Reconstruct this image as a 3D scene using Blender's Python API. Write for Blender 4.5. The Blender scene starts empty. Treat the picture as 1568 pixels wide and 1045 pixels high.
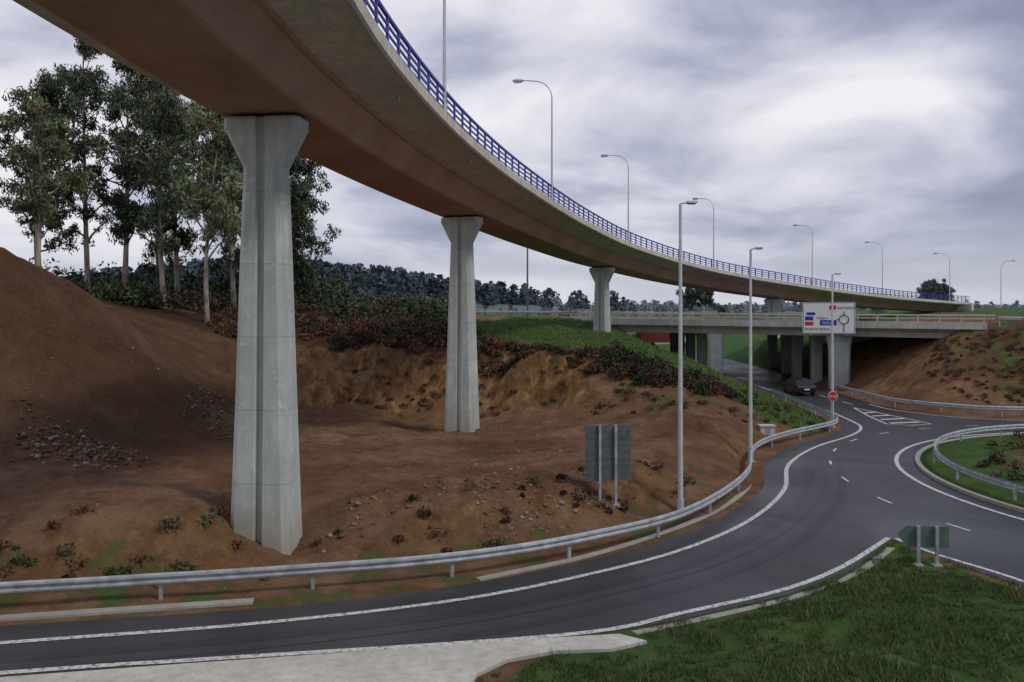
import bpy, math, random
import numpy as np
from mathutils import Vector
from mathutils.geometry import tessellate_polygon
rng = np.random.default_rng(7); random.seed(7)
scene = bpy.context.scene
scene.view_settings.view_transform = 'Standard'
scene.view_settings.look = 'None'
scene.view_settings.exposure = 0
COL = scene.collection

# ------------------------------------------------------------ materials
def new_mat(name):
    m = bpy.data.materials.new(name); m.use_nodes = True
    nt = m.node_tree
    b = nt.nodes['Principled BSDF']
    return m, nt, b
def N(nt, t, **kw):
    n = nt.nodes.new(t)
    for k, v in kw.items(): setattr(n, k, v)
    return n
def noise(nt, vec, scale, detail=5, rough=.6, dist=0.):
    n = N(nt, 'ShaderNodeTexNoise')
    n.inputs['Scale'].default_value = scale; n.inputs['Detail'].default_value = detail
    n.inputs['Roughness'].default_value = rough; n.inputs['Distortion'].default_value = dist
    nt.links.new(vec, n.inputs['Vector']); return n.outputs['Fac']
def ramp(nt, fac, stops):
    r = N(nt, 'ShaderNodeValToRGB'); e = r.color_ramp.elements
    while len(e) < len(stops): e.new(.5)
    for i, (p, c) in enumerate(stops):
        e[i].position = p
        e[i].color = (*c, 1) if hasattr(c, '__len__') else (c, c, c, 1)
    nt.links.new(fac, r.inputs['Fac']); return r.outputs['Color']
def mix(nt, fac, a, b, mode='MIX'):
    m = N(nt, 'ShaderNodeMix', data_type='RGBA', blend_type=mode)
    for s, v in ((m.inputs[0], fac), (m.inputs[6], a), (m.inputs[7], b)):
        if isinstance(v, bpy.types.NodeSocket): nt.links.new(v, s)
        elif hasattr(v, '__len__'): s.default_value = (*v, 1)
        else: s.default_value = v
    return m.outputs[2]
def math_n(nt, op, a, b=0., c=None):
    m = N(nt, 'ShaderNodeMath', operation=op)
    for i, v in enumerate((a, b) if c is None else (a, b, c)):
        if isinstance(v, bpy.types.NodeSocket): nt.links.new(v, m.inputs[i])
        else: m.inputs[i].default_value = v
    return m.outputs[0]
def mapped(nt, sc=(1, 1, 1), coord='Object'):
    t = N(nt, 'ShaderNodeTexCoord'); m = N(nt, 'ShaderNodeMapping')
    m.inputs['Scale'].default_value = sc
    nt.links.new(t.outputs[coord], m.inputs['Vector']); return m.outputs['Vector']
def bump(nt, b, h, strength=.4, dist=.05):
    n = N(nt, 'ShaderNodeBump'); n.inputs['Strength'].default_value = strength
    n.inputs['Distance'].default_value = dist
    nt.links.new(h, n.inputs['Height']); nt.links.new(n.outputs[0], b.inputs['Normal'])
def plain(name, col, rough=.7, var=.25, scale=2., metal=0., bmp=0., detail=3, sc=(1, 1, 1), spec=.4):
    m, nt, b = new_mat(name); v = mapped(nt, sc)
    f = noise(nt, v, scale, detail)
    c = ramp(nt, f, [(.3, tuple(x * (1 - var) for x in col)), (.7, tuple(min(1, x * (1 + var)) for x in col))])
    nt.links.new(c, b.inputs['Base Color'])
    b.inputs['Roughness'].default_value = rough; b.inputs['Metallic'].default_value = metal
    b.inputs['Specular IOR Level'].default_value = spec
    if bmp: bump(nt, b, f, bmp, .03)
    return m

def concrete(name, col, joints=True, jz=2.35):
    m, nt, b = new_mat(name)
    v = mapped(nt); vs = mapped(nt, (3, 3, .25))
    f1 = noise(nt, v, .8, 5); f2 = noise(nt, vs, 1.2, 5, .7); f3 = noise(nt, v, 14, 3)
    c = ramp(nt, f1, [(.3, tuple(x * .78 for x in col)), (.72, tuple(min(.9, x * 1.12) for x in col))])
    c = mix(nt, ramp(nt, f2, [(.42, 0.), (.75, .8)]), c, tuple(x * y for x, y in zip(col, (.55, .60, .50))))
    c = mix(nt, ramp(nt, f3, [(.5, 0.), (.8, .4)]), c, tuple(x * .65 for x in col))
    if joints:
        s = N(nt, 'ShaderNodeSeparateXYZ'); nt.links.new(v, s.inputs[0])
        q = math_n(nt, 'DIVIDE', s.outputs[2], jz)
        fr = math_n(nt, 'FRACT', q)
        wn = N(nt, 'ShaderNodeTexWhiteNoise', noise_dimensions='1D'); nt.links.new(math_n(nt, 'FLOOR', q), wn.inputs['W'])
        c = mix(nt, math_n(nt, 'MULTIPLY', wn.outputs['Value'], .4), c, tuple(x * .70 for x in col))
        l = math_n(nt, 'LESS_THAN', fr, .016)
        c = mix(nt, math_n(nt, 'MULTIPLY', l, .5), c, tuple(x * .4 for x in col))
        f5 = noise(nt, v, 2.6, 5, .8)
        c = mix(nt, ramp(nt, f5, [(.56, 0.), (.66, .5)]), c, tuple(min(.9, x * 1.3) for x in col))
        gz = ramp(nt, math_n(nt, 'ADD', math_n(nt, 'MULTIPLY', s.outputs[2], .25), math_n(nt, 'MULTIPLY', f1, .5)), [(.3, .6), (.75, 0.)])
        c = mix(nt, gz, c, (.34, .28, .19))
    nt.links.new(c, b.inputs['Base Color']); b.inputs['Roughness'].default_value = .85
    bump(nt, b, f3, .3, .02); return m

M_conc = concrete('pier_concrete', (.56, .61, .59))
M_conc2 = concrete('deck_concrete', (.66, .61, .55), False)
M_concw = concrete('pale_concrete', (.60, .58, .53), False)
M_kerb = concrete('kerb_concrete', (.38, .36, .33), False)
def girder_mat():
    m, nt, b = new_mat('girder_brown')
    v = mapped(nt); f = noise(nt, v, .35, 5, .6); f2 = noise(nt, v, 4, 5, .75)
    c = ramp(nt, f, [(.3, (.35, .205, .145)), (.7, (.50, .315, .235))])
    c = mix(nt, ramp(nt, f2, [(.45, 0.), (.8, .5)]), c, (.27, .155, .115))
    nt.links.new(c, b.inputs['Base Color']); b.inputs['Roughness'].default_value = .7
    bump(nt, b, f2, .1, .02); return m
M_gird = girder_mat()
M_blue = plain('blue_paint', (.06, .065, .36), .5, .2, 3)
M_galv = plain('galvanised_steel', (.44, .48, .51), .5, .28, 3, .45)
M_galvd = plain('sign_back_metal', (.11, .14, .135), .6, .25, 3, .2)
M_dark = plain('dark_metal', (.05, .055, .06), .5, .3, 3)
M_lamp = plain('lamp_pole_paint', (.58, .61, .63), .5, .12, 3, .1)
M_white = plain('white_paint', (.8, .8, .78), .5, .05, 3)
M_red = plain('red_paint', (.5, .02, .02), .5, .1, 3)
M_redd = plain('faded_red_paint', (.20, .028, .025), .6, .3, 1)
M_sblue = plain('sign_blue', (.02, .05, .35), .5, .1, 3)
M_black = plain('black_paint', (.02, .02, .02), .5, .1, 3)
M_glass = plain('dark_glass', (.02, .025, .03), .1, .1, 3)
M_wood = plain('weathered_wood', (.2, .14, .09), .8, .3, 8)
M_orange = plain('orange_plastic', (.7, .16, .03), .5, .1, 3)

RC = np.array([35., 34.8])
def asphalt_mat(name='asphalt', k=1.):
    m, nt, b = new_mat(name)
    v = mapped(nt); f1 = noise(nt, v, .13, 4, .6, .8); f2 = noise(nt, v, 1.1, 5, .7); f3 = noise(nt, v, 45, 2, .7)
    sb = N(nt, 'ShaderNodeVectorMath', operation='SUBTRACT'); nt.links.new(v, sb.inputs[0]); sb.inputs[1].default_value = (RC[0], RC[1], 0)
    ln = N(nt, 'ShaderNodeVectorMath', operation='LENGTH'); nt.links.new(sb.outputs[0], ln.inputs[0])
    cb = N(nt, 'ShaderNodeCombineXYZ'); nt.links.new(ln.outputs['Value'], cb.inputs[0]); nt.links.new(math_n(nt, 'MULTIPLY', f1, 3.), cb.inputs[1])
    f4 = noise(nt, cb.outputs[0], .8, 3, .6)
    c = ramp(nt, f1, [(.35, (.020, .021, .025)), (.68, (.046, .046, .050))])
    c = mix(nt, ramp(nt, f4, [(.44, 0.), (.64, .45)]), c, (.018, .018, .021))
    c = mix(nt, ramp(nt, f2, [(.5, 0.), (.75, .5)]), c, (.068, .063, .057))
    c = mix(nt, ramp(nt, f3, [(.4, 0.), (.75, .45)]), c, (.070, .070, .072))
    if k != 1: c = mix(nt, 1., c, (k, k, k), 'MULTIPLY')
    nt.links.new(c, b.inputs['Base Color'])
    nt.links.new(ramp(nt, f1, [(.35, .34), (.7, .62)]), b.inputs['Roughness'])
    bump(nt, b, f3, .3, .010); return m
M_asph = asphalt_mat(); M_asphd = asphalt_mat('dark_asphalt', .72)
def line_mat():
    m, nt, b = new_mat('road_marking_paint')
    v = mapped(nt); f = noise(nt, v, 7, 5, .75)
    c = ramp(nt, f, [(.38, (.18, .18, .18)), (.52, (.64, .64, .62))])
    nt.links.new(c, b.inputs['Base Color']); b.inputs['Roughness'].default_value = .6; return m
M_line = line_mat()
def leaf_mat(name):
    m, nt, b = new_mat(name)
    a = N(nt, 'ShaderNodeVertexColor', layer_name='tint')
    nt.links.new(a.outputs['Color'], b.inputs['Base Color']); b.inputs['Roughness'].default_value = .6
    b.inputs['Specular IOR Level'].default_value = .25
    return m
M_leaf = leaf_mat('foliage')
def bark_mat():
    m, nt, b = new_mat('eucalyptus_bark')
    v = mapped(nt, (1, 1, .2)); f = noise(nt, v, 3, 4, .7)
    c = ramp(nt, f, [(.35, (.13, .085, .06)), (.5, (.36, .31, .25)), (.75, (.54, .50, .44))])
    nt.links.new(c, b.inputs['Base Color']); b.inputs['Roughness'].default_value = .9; return m
M_bark = bark_mat()

def terrain_mat():
    m, nt, b = new_mat('earth_and_grass')
    v = mapped(nt); z = N(nt, 'ShaderNodeVertexColor', layer_name='zone')
    s = N(nt, 'ShaderNodeSeparateColor'); nt.links.new(z.outputs['Color'], s.inputs[0])
    grass, scrub, cut = s.outputs[0], s.outputs[1], s.outputs[2]
    n0 = noise(nt, v, .13, 4, .6, .6); n1 = noise(nt, v, .8, 6, .7); n2 = noise(nt, v, 5, 5, .75); n3 = noise(nt, v, 24, 3, .75)
    nb = noise(nt, mapped(nt, (.12, .9, .5)), .5, 5, .65, .4)
    d = ramp(nt, n0, [(.33, (.145, .070, .036)), (.5, (.235, .126, .068)), (.68, (.34, .215, .130))])
    d = mix(nt, ramp(nt, nb, [(.48, 0.), (.66, .55)]), d, (.38, .26, .165))
    d = mix(nt, ramp(nt, n1, [(.42, 0.), (.66, .75)]), d, (.105, .050, .026))
    d = mix(nt, ramp(nt, n2, [(.52, 0.), (.72, .5)]), d, (.34, .24, .16))
    d = mix(nt, ramp(nt, n3, [(.30, .7), (.5, 0.)]), d, (.075, .038, .022))
    vo = N(nt, 'ShaderNodeTexVoronoi'); vo.inputs['Scale'].default_value = 6.5; nt.links.new(v, vo.inputs['Vector'])
    st = ramp(nt, vo.outputs['Distance'], [(.08, 1.), (.18, 0.)])
    st = math_n(nt, 'MULTIPLY', st, ramp(nt, n1, [(.52, 0.), (.64, .6)]))
    d = mix(nt, st, d, (.36, .30, .24))
    vc = mapped(nt, (1.7, 1.7, .3)); nc = noise(nt, vc, .8, 5, .75)
    cc = ramp(nt, nc, [(.36, (.075, .040, .018)), (.50, (.25, .135, .052)), (.66, (.50, .33, .15))])
    cm = math_n(nt, 'MULTIPLY', cut, ramp(nt, n1, [(.34, .25), (.6, 1.)]))
    d = mix(nt, cm, d, cc)
    g = ramp(nt, n1, [(.3, (.044, .092, .020)), (.55, (.080, .160, .036)), (.75, (.16, .18, .065))])
    g = mix(nt, ramp(nt, n3, [(.45, 0.), (.75, .6)]), g, (.03, .05, .015))
    gm = math_n(nt, 'ADD', grass, math_n(nt, 'MULTIPLY', math_n(nt, 'SUBTRACT', n1, .5), 1.6))
    gm = math_n(nt, 'MULTIPLY', ramp(nt, gm, [(.4, 0.), (.6, 1.)]), math_n(nt, 'GREATER_THAN', grass, .02))
    sc = ramp(nt, n2, [(.35, (.045, .025, .014)), (.6, (.085, .045, .026)), (.75, (.05, .055, .022))])
    c = mix(nt, scrub, d, sc); c = mix(nt, gm, c, g)
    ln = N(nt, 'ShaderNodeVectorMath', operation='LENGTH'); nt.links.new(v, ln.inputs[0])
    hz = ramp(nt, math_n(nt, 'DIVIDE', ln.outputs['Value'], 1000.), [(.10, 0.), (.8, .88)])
    c = mix(nt, hz, c, (.15, .19, .225))  # aerial haze painted into the ground colour, stronger with distance
    nt.links.new(c, b.inputs['Base Color']); b.inputs['Roughness'].default_value = .95
    b.inputs['Specular IOR Level'].default_value = .15
    hh = math_n(nt, 'ADD', math_n(nt, 'MULTIPLY', n2, 1.), math_n(nt, 'MULTIPLY', n3, .4))
    bump(nt, b, hh, .9, .22); return m
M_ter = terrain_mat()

# ------------------------------------------------------------ mesh helpers
class B:
    def __init__(s): s.v = []; s.f = []; s.mi = []; s.mats = []
    def m(s, mat):
        if mat not in s.mats: s.mats.append(mat)
        return s.mats.index(mat)
    def add(s, vs, fs, mat):
        o = len(s.v); k = s.m(mat)
        s.v += [tuple(float(c) for c in p) for p in vs]
        for f in fs: s.f.append(tuple(i + o for i in f)); s.mi.append(k)
    def box(s, c, d, mat, rz=0.):
        ca, sa = math.cos(rz), math.sin(rz); vs = []
        for dz in (-.5, .5):
            for dx, dy in ((-.5, -.5), (.5, -.5), (.5, .5), (-.5, .5)):
                x, y = dx * d[0], dy * d[1]
                vs.append((c[0] + x * ca - y * sa, c[1] + x * sa + y * ca, c[2] + dz * d[2]))
        s.add(vs, [(3, 2, 1, 0), (4, 5, 6, 7), (0, 1, 5, 4), (1, 2, 6, 5), (2, 3, 7, 6), (3, 0, 4, 7)], mat)
    def tube(s, pts, rad, mat, n=8):
        pts = [Vector(p) for p in pts]; vs = []; fs = []
        if not hasattr(rad, '__len__'): rad = [rad] * len(pts)
        for i, p in enumerate(pts):
            t = (pts[min(i + 1, len(pts) - 1)] - pts[max(i - 1, 0)]).normalized()
            a = t.orthogonal().normalized() if i == 0 else (a - t * a.dot(t)).normalized()
            bb = t.cross(a)
            for k in range(n):
                q = 2 * math.pi * k / n
                vs.append(p + (a * math.cos(q) + bb * math.sin(q)) * rad[i])
        for i in range(len(pts) - 1):
            for k in range(n):
                fs.append((i * n + k, i * n + (k + 1) % n, (i + 1) * n + (k + 1) % n, (i + 1) * n + k))
        fs.append(tuple(reversed(range(n)))); fs.append(tuple((len(pts) - 1) * n + k for k in range(n)))
        s.add(vs, fs, mat)
    def sweep(s, path, prof, mat, closed=False, caps=False, loop=False):
        path = np.asarray(path, float); n = len(prof); vs = []; fs = []; K = len(path)
        for i, p in enumerate(path):
            if loop: t = path[(i + 1) % K] - path[i - 1]
            else: t = path[min(i + 1, K - 1)] - path[max(i - 1, 0)]
            l = math.hypot(t[0], t[1]) or 1; r = (t[1] / l, -t[0] / l)
            for (a, z) in prof: vs.append((p[0] + r[0] * a, p[1] + r[1] * a, p[2] + z))
        for i in range(K if loop else K - 1):
            j = (i + 1) % K
            for k in range(n if closed else n - 1):
                q = (k + 1) % n; fs.append((i * n + k, i * n + q, j * n + q, j * n + k))
        if caps: fs.append(tuple(range(n))); fs.append(tuple(reversed([(K - 1) * n + k for k in range(n)])))
        s.add(vs, fs, mat)
    def prism(s, poly, z0, z1, mat):
        n = len(poly); vs = [(p[0], p[1], z0) for p in poly] + [(p[0], p[1], z1) for p in poly]
        fs = [(i, (i + 1) % n, n + (i + 1) % n, n + i) for i in range(n)]
        tris = tessellate_polygon([[Vector((p[0], p[1], 0)) for p in poly]])
        fs += [tuple(n + i for i in t) for t in tris]
        s.add(vs, fs, mat)
    def obj(s, name, parent=None, smooth=False, loc=(0, 0, 0)):
        me = bpy.data.meshes.new(name); me.from_pydata(s.v, [], s.f)
        for m in s.mats: me.materials.append(m)
        me.polygons.foreach_set('material_index', s.mi)
        if smooth: me.polygons.foreach_set('use_smooth', [True] * len(s.f))
        me.update()
        o = bpy.data.objects.new(name, me); COL.objects.link(o); o.location = loc
        if parent: o.parent = parent
        return o
def empty(name, loc=(0, 0, 0)):
    o = bpy.data.objects.new(name, None); COL.objects.link(o); o.location = loc; return o
def cr(pts, step=.6, dense=24):
    P = np.asarray(pts, float); P = np.vstack([2 * P[0] - P[1], P, 2 * P[-1] - P[-2]]); out = []
    for i in range(1, len(P) - 2):
        for k in range(dense):
            t = k / dense; a, b, c, d = P[i - 1], P[i], P[i + 1], P[i + 2]
            out.append(.5 * (2 * b + (c - a) * t + (2 * a - 5 * b + 4 * c - d) * t * t + (3 * b - a - 3 * c + d) * t ** 3))
    out.append(P[-2]); out = np.array(out)
    s = np.concatenate([[0], np.cumsum(np.linalg.norm(np.diff(out[:, :2], axis=0), axis=1))])
    n = max(2, int(s[-1] / step) + 1); q = np.linspace(0, s[-1], n)
    return np.stack([np.interp(q, s, out[:, k]) for k in range(out.shape[1])], 1)
def p3(p, z=0.): p = np.asarray(p, float); return np.hstack([p[:, :2], np.full((len(p), 1), z)])

# ------------------------------------------------------------ layout of the roads (metres)
EDGE_LINE = [(-60, 9), (-30, 15.4), (-12.2, 19.0), (-6.4, 20.2), (-1.5, 21.8), (2.3, 23.9), (5.8, 26.5), (9.1, 30.2), (12.0, 35.1), (14.1, 40.6), (17.3, 45.6), (21.3, 50.0), (23.3, 53.2), (24.1, 57), (24.8, 66), (25.2, 80), (26, 100), (28, 130)]
NEAR_LINE = [(-60, 6.2), (-30, 13.9), (-11.1, 17.45), (-7.1, 18.1), (1.4, 19.5), (4.5, 20.9), (7.7, 22.6), (10.2, 24.6), (13.1, 27.7)]
EXIT_LINE = [(13.3, 27.6), (13.8, 25.8), (15.1, 22.8), (16.2, 17), (17.8, 10)]
A_left = [(-60, 10.1), (-30, 16.5), (-20, 18.6), (-12.5, 20.1), (-6.8, 21.2), (-1.9, 22.8), (1.7, 24.8), (5.1, 27.3), (8.3, 30.9), (11.2, 35.5), (13.1, 41.2), (16.5, 46.5), (20.6, 50.9), (22.3, 53.8), (23.1, 57), (23.8, 66), (24.3, 80), (25, 100), (27, 130)]
A_right = [(34, 130), (33, 100), (31.5, 86), (30.9, 76), (30.2, 68), (30.5, 62.5), (32.5, 59), (36, 57.2), (45, 56.6), (70, 57), (110, 58)]
A_rest = [(110, 48), (64, 46), (59, 38), (58, 30), (55, 21), (48, 14), (44, 5), (44, -20), (20, -20), (19, 0), (17.9, 10), (15.9, 17), (14.75, 22.8), (13.4, 26.3), (13.15, 27.6), (10.3, 24.3), (7.8, 22.3), (4.6, 20.6), (1.4, 19.2), (-7.1, 17.8), (-11.1, 17.1), (-30, 13.5), (-60, 5.8)]
POLY = np.vstack([cr(A_left, .8), cr(A_right, .8), np.array(A_rest)])
APRON = [(-40, 11.0), (-11.1, 17.0), (-7.15, 17.7), (1.5, 19.15), (2.6, 19.3), (3.2, 18.9), (2.3, 18.45), (1.0, 18.35), (-.1, 17.9), (-.75, 17.2), (-1.0, 16.2), (-8, 14.2), (-40, 8)]

def sdf(x, y, poly):
    x = np.asarray(x, float); y = np.asarray(y, float); d = np.full(x.shape, 1e9); ins = np.zeros(x.shape, bool)
    for i in range(len(poly)):
        ax, ay = poly[i - 1]; bx, by = poly[i]; ex, ey = bx - ax, by - ay; L = ex * ex + ey * ey
        if L < 1e-12: continue
        t = np.clip(((x - ax) * ex + (y - ay) * ey) / L, 0, 1)
        d = np.minimum(d, (x - ax - t * ex) ** 2 + (y - ay - t * ey) ** 2)
        if abs(ey) > 1e-12:
            c = ((ay > y) != (by > y)) & (x < ex * (y - ay) / ey + ax); ins ^= c
    d = np.sqrt(d); return np.where(ins, -d, d)
def h2(ix, iy, s):
    v = np.sin(ix * 127.1 + iy * 311.7 + s * 74.7) * 43758.5453; return v - np.floor(v)
def vn(x, y, s):
    ix, iy = np.floor(x), np.floor(y); fx, fy = x - ix, y - iy
    fx = fx * fx * (3 - 2 * fx); fy = fy * fy * (3 - 2 * fy)
    return (h2(ix, iy, s) * (1 - fx) + h2(ix + 1, iy, s) * fx) * (1 - fy) + (h2(ix, iy + 1, s) * (1 - fx) + h2(ix + 1, iy + 1, s) * fx) * fy
def fbm(x, y, sc, o=4, s=1):
    r = 0; a = .5
    for k in range(o): r = r + a * (vn(x * sc, y * sc, s + k) - .5); sc *= 2.07; a *= .55
    return r
def ss(a, b, x):
    t = np.clip((x - a) / (b - a), 0, 1); return t * t * (3 - 2 * t)

CT = [(-35, 24, 2.3), (-25, 24, 1.9), (-25, 21.2, .4), (-13, 22, .35), (-13, 23.6, 1.7), (-18, 22.8, 1.0), (-10, 23.2, .4), (-10, 24.5, 1.55), (-9.6, 27.2, 1.3), (-7.2, 26.2, .3), (-8, 24.4, .2), (-5, 25.2, .2), (-5, 27.2, 1.2), (-2, 25.5, .2), (-2, 27.0, 1.4), (2, 27.4, .25), (2, 29.0, 1.5), (5, 30.6, .4), (5, 32.0, 1.6), (7.4, 35.2, .5), (7.2, 37.5, 1.6), (9.8, 40.5, 1.1),
      (-12, 32, 1.2), (-20, 30, 1.8), (-4, 35, .9), (0, 35, 1.0), (4, 40, .8), (-10, 42, .7), (-3, 51, .3), (-3, 45, .4), (-10, 52, .5), (2, 46, .7), (8, 41, 1.2), (10.6, 43.6, 2.1), (7, 44, 1.6), (12.6, 44.5, 1.1), (14.5, 47, .9),
      (-14, 56, .8), (-8, 57, .6), (-2, 57, .6), (3, 54, 1.0), (7, 49, 1.6), (-16, 59.2, 5), (-10, 59.2, 4.6), (-4, 59.2, 4.3), (2, 57.8, 3.9), (6, 55.0, 3.5), (10.5, 51.5, 2.9), (13.7, 50, 1.9), (17, 51, .9),
      (11.3, 78, 5.2), (14.8, 68, 3.7), (17.4, 62, 2.2), (19.5, 57, .9), (21.5, 64, .4), (22, 70, .5), (19, 78, 1.8), (15, 80, 3.6), (9.2, 82, 5.1), (5, 70, 5.6), (0, 75, 6.4), (-2, 68, 5.6), (8, 62, 4.5), (13, 57, 3.0), (-3, 88, 6.6), (-10, 75, 6.4), (-20, 68, 6.9), (-20, 90, 6.9), (-40, 75, 8.2), (-60, 80, 9.5), (-60, 100, 7.5), (-60, 130, 6.6), (-20, 130, 6.5), (0, 110, 6.7), (5, 99, 6.6), (11, 93, 6.3), (16, 90, 3.5), (19.5, 86, .8), (20, 97, 2.0), (17, 110, 4), (18, 130, 6),
      (33.2, 76, .4), (36.5, 74.5, 3.0), (40.5, 71.5, 6.2), (41, 84, 6.3), (34.5, 88, .8), (36, 112, 4.2), (50, 110, 6), (50, 63.5, 6.4), (44, 68.3, 6.4), (52, 75, 6.3), (65, 55, 6.3), (39.5, 60.5, .9), (42, 63.5, 3.2), (46, 59.5, 1.5), (48, 61.5, 4.5), (34.5, 64, 1.0), (36, 68, 3.2), (33, 68, .7), (60, 134, 6.3), (80, 149, 7.2), (100, 150, 8.2), (110, 120, 7.5), (90, 90, 6.8), (110, 70, 5), (110, 165, 8), (60, 165, 7), (0, 165, 6.5), (45, 95, 6.3),
      (-27, 42, 11.0), (-35, 41, 12), (-24, 44.6, 8.6), (-22, 46.6, 6.6), (-20.3, 50, 3.8), (-17.5, 47, 2.1), (-20, 44, 4.2), (-22.3, 39, 4.8), (-25, 36, 5.6), (-21.6, 33, 2.0), (-18, 39, 1.5), (-15.6, 45, 1.0), (-15, 51, .8), (-28, 54, 8), (-38, 52, 11), (-40, 32, 8), (-31, 31.5, 4.0), (-60, 40, 12), (-60, 25, 5), (-60, 60, 11), (-24, 60, 6.4), (-18, 56, 2.6),
      (8, 17, .6), (12, 21, .4), (14, 19, .4), (6, 13, 1.5), (0, 13, 1.0), (0, 8, 3), (0, 2, 6.2), (0, -10, 6.4), (-8, 12, .9), (-15, 8, 2.2), (-15, -5, 6), (-40, 0, 3), (-60, -20, 5), (10, 6, 3.4), (10, -8, 6), (15, 2, 2), (-60, 0, 3), (60, -20, 3), (110, 0, 3), (80, 20, 2), (70, 36, 1.5), (110, 35, 3), (-20, -28, 6.5), (14.6, 12, .5), (3, 17.2, .25), (10, 22.6, .25), (-3, 16.8, 0), (0, 17, 0), (-8, 15.5, 0), (-20, 13, 0)]
bd = POLY[::4]
ctrl = np.vstack([np.array(CT, float), np.hstack([bd, np.zeros((len(bd), 1))])])
def rk(r): return np.sqrt(r * r + .25)
D = rk(np.linalg.norm(ctrl[:, None, :2] - ctrl[None, :, :2], axis=2)); n_ = len(ctrl)
Amat = np.zeros((n_ + 1, n_ + 1)); Amat[:n_, :n_] = -D + np.eye(n_) * .05; Amat[:n_, n_] = 1; Amat[n_, :n_] = 1
Wt = np.linalg.solve(Amat, np.append(ctrl[:, 2], 0))
def height(x, y):
    x = np.atleast_1d(np.asarray(x, float)); y = np.atleast_1d(np.asarray(y, float)); sh = x.shape; x = x.ravel(); y = y.ravel()
    cx, cy = np.clip(x, -62, 112), np.clip(y, -30, 168); z = np.full(x.shape, Wt[-1])
    for i in range(n_): z -= Wt[i] * rk(np.hypot(cx - ctrl[i, 0], cy - ctrl[i, 1]))
    out = np.hypot(x - cx, y - cy)
    far = 4.5 + 34 * np.exp(-((x + 230) / 190) ** 2 - ((y - 800) / 200) ** 2) + 5 * np.exp(-((x + 90) / 60) ** 2 - ((y - 400) / 90) ** 2) + fbm(x, y, .007, 4, 9) * 9 * ss(250, 600, y) * ss(250, 0, x) + 14 * ss(900, 2500, y)
    w = ss(0, 90, out); z = z * (1 - w) + far * w
    d = sdf(x, y, POLY)
    amp = .35 * ss(.6, 4, d); z = z + (fbm(x, y, .45, 5, 3) * amp * 1.8 + fbm(x, y, 2.0, 3, 21) * amp * 1.1) * (1 - .7 * w)
    rough = ss(.5, 2, z) * (1 - ss(4, 5, z)) * ss(53, 56, y) * (1 - ss(60, 62, y)) * (x < 9)
    z = z + rough * fbm(x, y, .45, 4, 31) * 3.0
    zz = np.where(d < 0, np.maximum(.25 * d, -.08), np.minimum(.25 * d, .03) + np.maximum(z, -.0) * ss(.1, 2.0, d))
    zz = np.where((out > 30) & (d > 2), z, zz)
    zz = np.where((sdf(x, y, APRON) < .15), np.minimum(zz, .03), zz)
    return zz.reshape(sh)
def H(x, y): return float(height(x, y)[0])

# ------------------------------------------------------------ ground sheet
def axis(lo, hi, st, far0, far1):
    a = list(np.arange(lo, hi, st)); s = st; x = lo
    L = []
    while x > far0: s *= 1.13; x -= s; L.append(x)
    R = []; s = st; x = a[-1]
    while x < far1: s *= 1.13; x += s; R.append(x)
    return np.array(L[::-1] + a + R)
xs = axis(-34, 48, .28, -5000, 5000); ys = axis(14, 80, .28, -600, 9000)
X, Y = np.meshgrid(xs, ys); Z = height(X, Y); nx, ny = len(xs), len(ys)
vv = np.stack([X, Y, Z], -1).reshape(-1, 3)
idx = np.arange(nx * ny).reshape(ny, nx)
ff = np.stack([idx[:-1, :-1], idx[:-1, 1:], idx[1:, 1:], idx[1:, :-1]], -1).reshape(-1, 4)
def fast_mesh(name, v, f, mats, smooth=False, parent=None, attr=None, loc=(0, 0, 0)):
    me = bpy.data.meshes.new(name); k = f.shape[1]
    me.vertices.add(len(v)); me.vertices.foreach_set('co', v.astype(np.float32).ravel())
    me.loops.add(f.size); me.loops.foreach_set('vertex_index', f.astype(np.int32).ravel())
    me.polygons.add(len(f)); me.polygons.foreach_set('loop_start', np.arange(0, f.size, k, dtype=np.int32))
    try: me.polygons.foreach_set('loop_total', np.full(len(f), k, dtype=np.int32))
    except Exception: pass
    if smooth: me.polygons.foreach_set('use_smooth', np.ones(len(f), bool))
    for m in mats: me.materials.append(m)
    if attr:
        a = me.color_attributes.new(attr[0], 'FLOAT_COLOR', 'POINT')
        c = np.ones((len(v), 4), np.float32); c[:, :3] = attr[1]; a.data.foreach_set('color', c.ravel())
    me.update(calc_edges=True); me.validate()
    o = bpy.data.objects.new(name, me); COL.objects.link(o); o.location = loc
    if parent: o.parent = parent
    return o
def soft(poly, w=2.): return 1 - ss(-w, w, sdf(X, Y, np.array(poly, float)))
gz = np.hypot(*np.gradient(Z, ys, xs)); DD = sdf(X, Y, POLY)
HILL = [(-4, 84), (-4, 68), (1, 64), (6, 61.5), (10, 59.5), (13, 55), (15.5, 49.5), (19, 50), (22, 54), (23.5, 66), (24, 80), (14, 92), (0, 92)]
grass = np.maximum.reduce([
    soft(HILL, 1.2),
    .80 * soft([(1.2, 19.0), (13, 27.5), (17.8, 10), (8, 0), (-20, 0), (-20, 11), (-3, 13.5)], .9),
    .75 * soft([(-60, 62), (-10, 70), (-6, 92), (-60, 100)], 4),
    .40 * soft([(34, 60), (50, 56), (80, 56), (80, 75), (42, 80)], 2),
    ss(92, 100, Y) * .95])
grass = np.where((DD > 0) & (DD < 3.2) & (Y < 50) & (X > -30) & (X < 9) & (Y > 18), np.maximum(grass, .40), grass)
grass = np.maximum(grass, .42 * soft([(5, 50), (12, 46), (16, 50), (8, 58)], 2))
scrub = np.maximum(soft([(-40, 60), (-15, 59.5), (5, 58.5), (10, 53), (12, 54), (8, 60), (0, 64), (-8, 84), (-40, 84)], 1.2), .6 * soft([(36, 66), (46, 58), (80, 55), (80, 72), (44, 72)], 2))
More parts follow.
